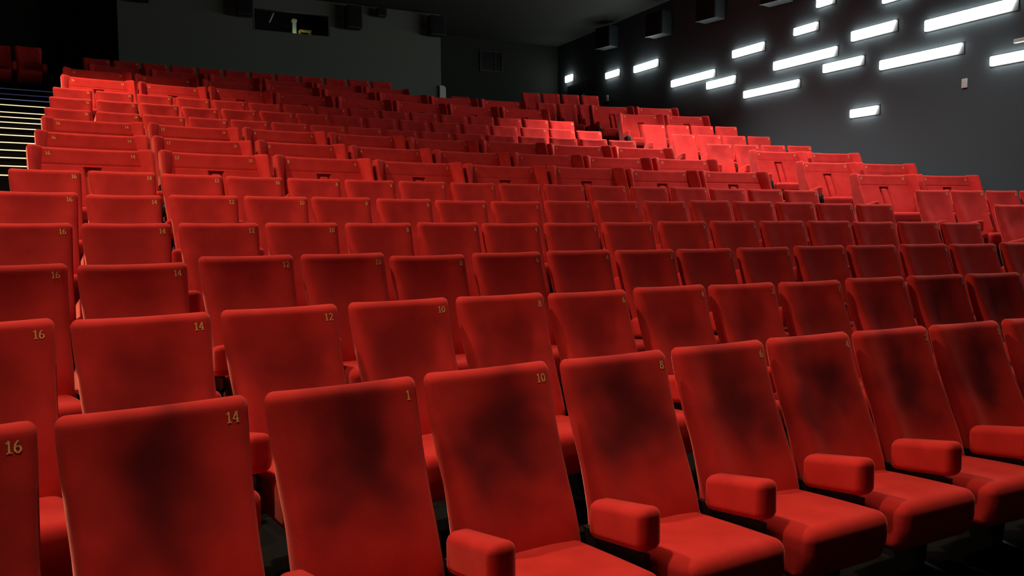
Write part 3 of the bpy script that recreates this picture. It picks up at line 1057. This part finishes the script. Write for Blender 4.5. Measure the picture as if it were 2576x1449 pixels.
steps = []
for r in range(10, 17):
    if r > 10:
        steps.append((r, NOSE, floor_z(r)))
    if r < 16:
        steps.append((r, NOSE - 0.54, (floor_z(r) + floor_z(r + 1)) / 2))
steps.append((16, NOSE - 0.54, floor_z(16) + 0.17))
steps.append((16, -0.32, floor_z(17)))
for i, (r, f, z) in enumerate(steps):
    k = len(steps) - 1 - i
    mat = M_STEP_BLUE if k in (0, 1) else (M_STEP_PALE if k == 2 else M_STEP)
    hue = 'dim blue' if k in (0, 1) else ('pale blue' if k == 2 else 'warm white')
    name = (['lowest', 'second lowest', 'third lowest', 'fourth lowest', 'fifth lowest', 'sixth lowest', 'seventh lowest'] +
            ['seventh highest', 'sixth highest', 'fifth highest', 'fourth highest', 'third highest', 'second highest', 'highest'])
    step_light(AX['left'][0], AX['left'][1], r, f, z, mat, f'{hue} lit step strip in the left aisle, {name[i]} of those in view',
               'lit step strips in the left aisle')
bm = bmesh.new()
n = 6
zt = floor_z(16) + 0.17
prev = None
for i in range(n + 1):
    x = AX['left'][0] + (AX['left'][1] - AX['left'][0]) * i / n
    cur = [bm.verts.new((x, arc_point(16, x, NOSE - 0.54), floor_z(16))), bm.verts.new((x, arc_point(16, x, NOSE - 0.54), zt)),
           bm.verts.new((x, arc_point(16, x, -0.318), zt))]
    if prev:
        bm.faces.new((prev[0], cur[0], cur[1], prev[1]))
        bm.faces.new((prev[1], cur[1], cur[2], prev[2]))
    prev = cur
structure('floor', bm, M_CARPET)
for r, f, z, w in [(12, NOSE - 0.54, (floor_z(12) + floor_z(13)) / 2, 'upper'), (12, NOSE, floor_z(12), 'lower')]:
    step_light(AX['right'][0], AX['right'][1], r, f, z, M_STEP, f'lit step strip glimpsed in the right aisle, {w} of the two', 'lit step strips in the right aisle')


# ------------------------------------------------------------------ lamps (ceiling downlights over the aisles, out of the picture)
def spot(name, loc, target, power, col, angle, blend=0.8, radius=0.12):
    L_ = bpy.data.lights.new(name, 'SPOT')
    L_.energy = power
    L_.color = col
    L_.spot_size = math.radians(angle)
    L_.spot_blend = blend
    L_.shadow_soft_size = radius
    o = bpy.data.objects.new(name, L_)
    COL.objects.link(o)
    o.location = loc
    d = Vector(target) - Vector(loc)
    o.rotation_euler = d.to_track_quat('-Z', 'Y').to_euler()
    return o


for args in SPOTS:
    spot('ceiling_downlight', *args)
for name, loc, rot, sx, sy, power, col in WALL_FILLS:     # unseen area lights added for side light, standing in for assumed further bars
    L_ = bpy.data.lights.new(name, 'AREA')
    L_.shape = 'RECTANGLE'
    L_.size, L_.size_y = sx, sy
    L_.energy = power
    L_.color = col
    o = bpy.data.objects.new(name, L_)
    COL.objects.link(o)
    o.location = loc
    o.rotation_euler = rot
L_ = bpy.data.lights.new('booth_fill_lamp', 'POINT')  # unseen lamp added in the booth to light the cream post
L_.energy = 2.2
L_.color = (0.9, 1.0, 0.8)
L_.shadow_soft_size = 0.05
o = bpy.data.objects.new('booth_fill_lamp', L_)
COL.objects.link(o)
o.location = (4.05, 20.72, 4.60 + EYE)

# ------------------------------------------------------------------ world, camera, view
w = bpy.data.worlds.new('dark_hall')
scene.world = w
w.use_nodes = True
w.node_tree.nodes['Background'].inputs['Color'].default_value = (0.01, 0.01, 0.012, 1)
w.node_tree.nodes['Background'].inputs['Strength'].default_value = 0.0

cam = bpy.data.cameras.new('camera')
co = bpy.data.objects.new('camera', cam)
COL.objects.link(co)
scene.camera = co
yaw, pitch, roll, fpx = 0.45237, -0.07308, -0.00449, 2043.606
cam.sensor_fit = 'HORIZONTAL'
cam.sensor_width = 36.0
cam.lens = fpx / 2576 * 36.0
cam.clip_start = 0.05
cy_, sy_, cp_, sp_ = math.cos(yaw), math.sin(yaw), math.cos(pitch), math.sin(pitch)
f = Vector((sy_ * cp_, cy_ * cp_, sp_))
rt = Vector((cy_, -sy_, 0))
up = rt.cross(f)
r2 = math.cos(roll) * rt + math.sin(roll) * up
u2 = -math.sin(roll) * rt + math.cos(roll) * up
mw = Matrix((r2, u2, -f)).transposed().to_4x4()
mw.translation = Vector((0, 0, EYE))
co.matrix_world = mw

vs = scene.view_settings
vs.view_transform = 'Standard'
vs.look = 'None'
vs.exposure = EXPOSURE
vs.gamma = 1.0
vs.use_curve_mapping = False
scene.cycles.use_denoising = True
scene.cycles.max_bounces = 6
scene.cycles.sample_clamp_indirect = 4
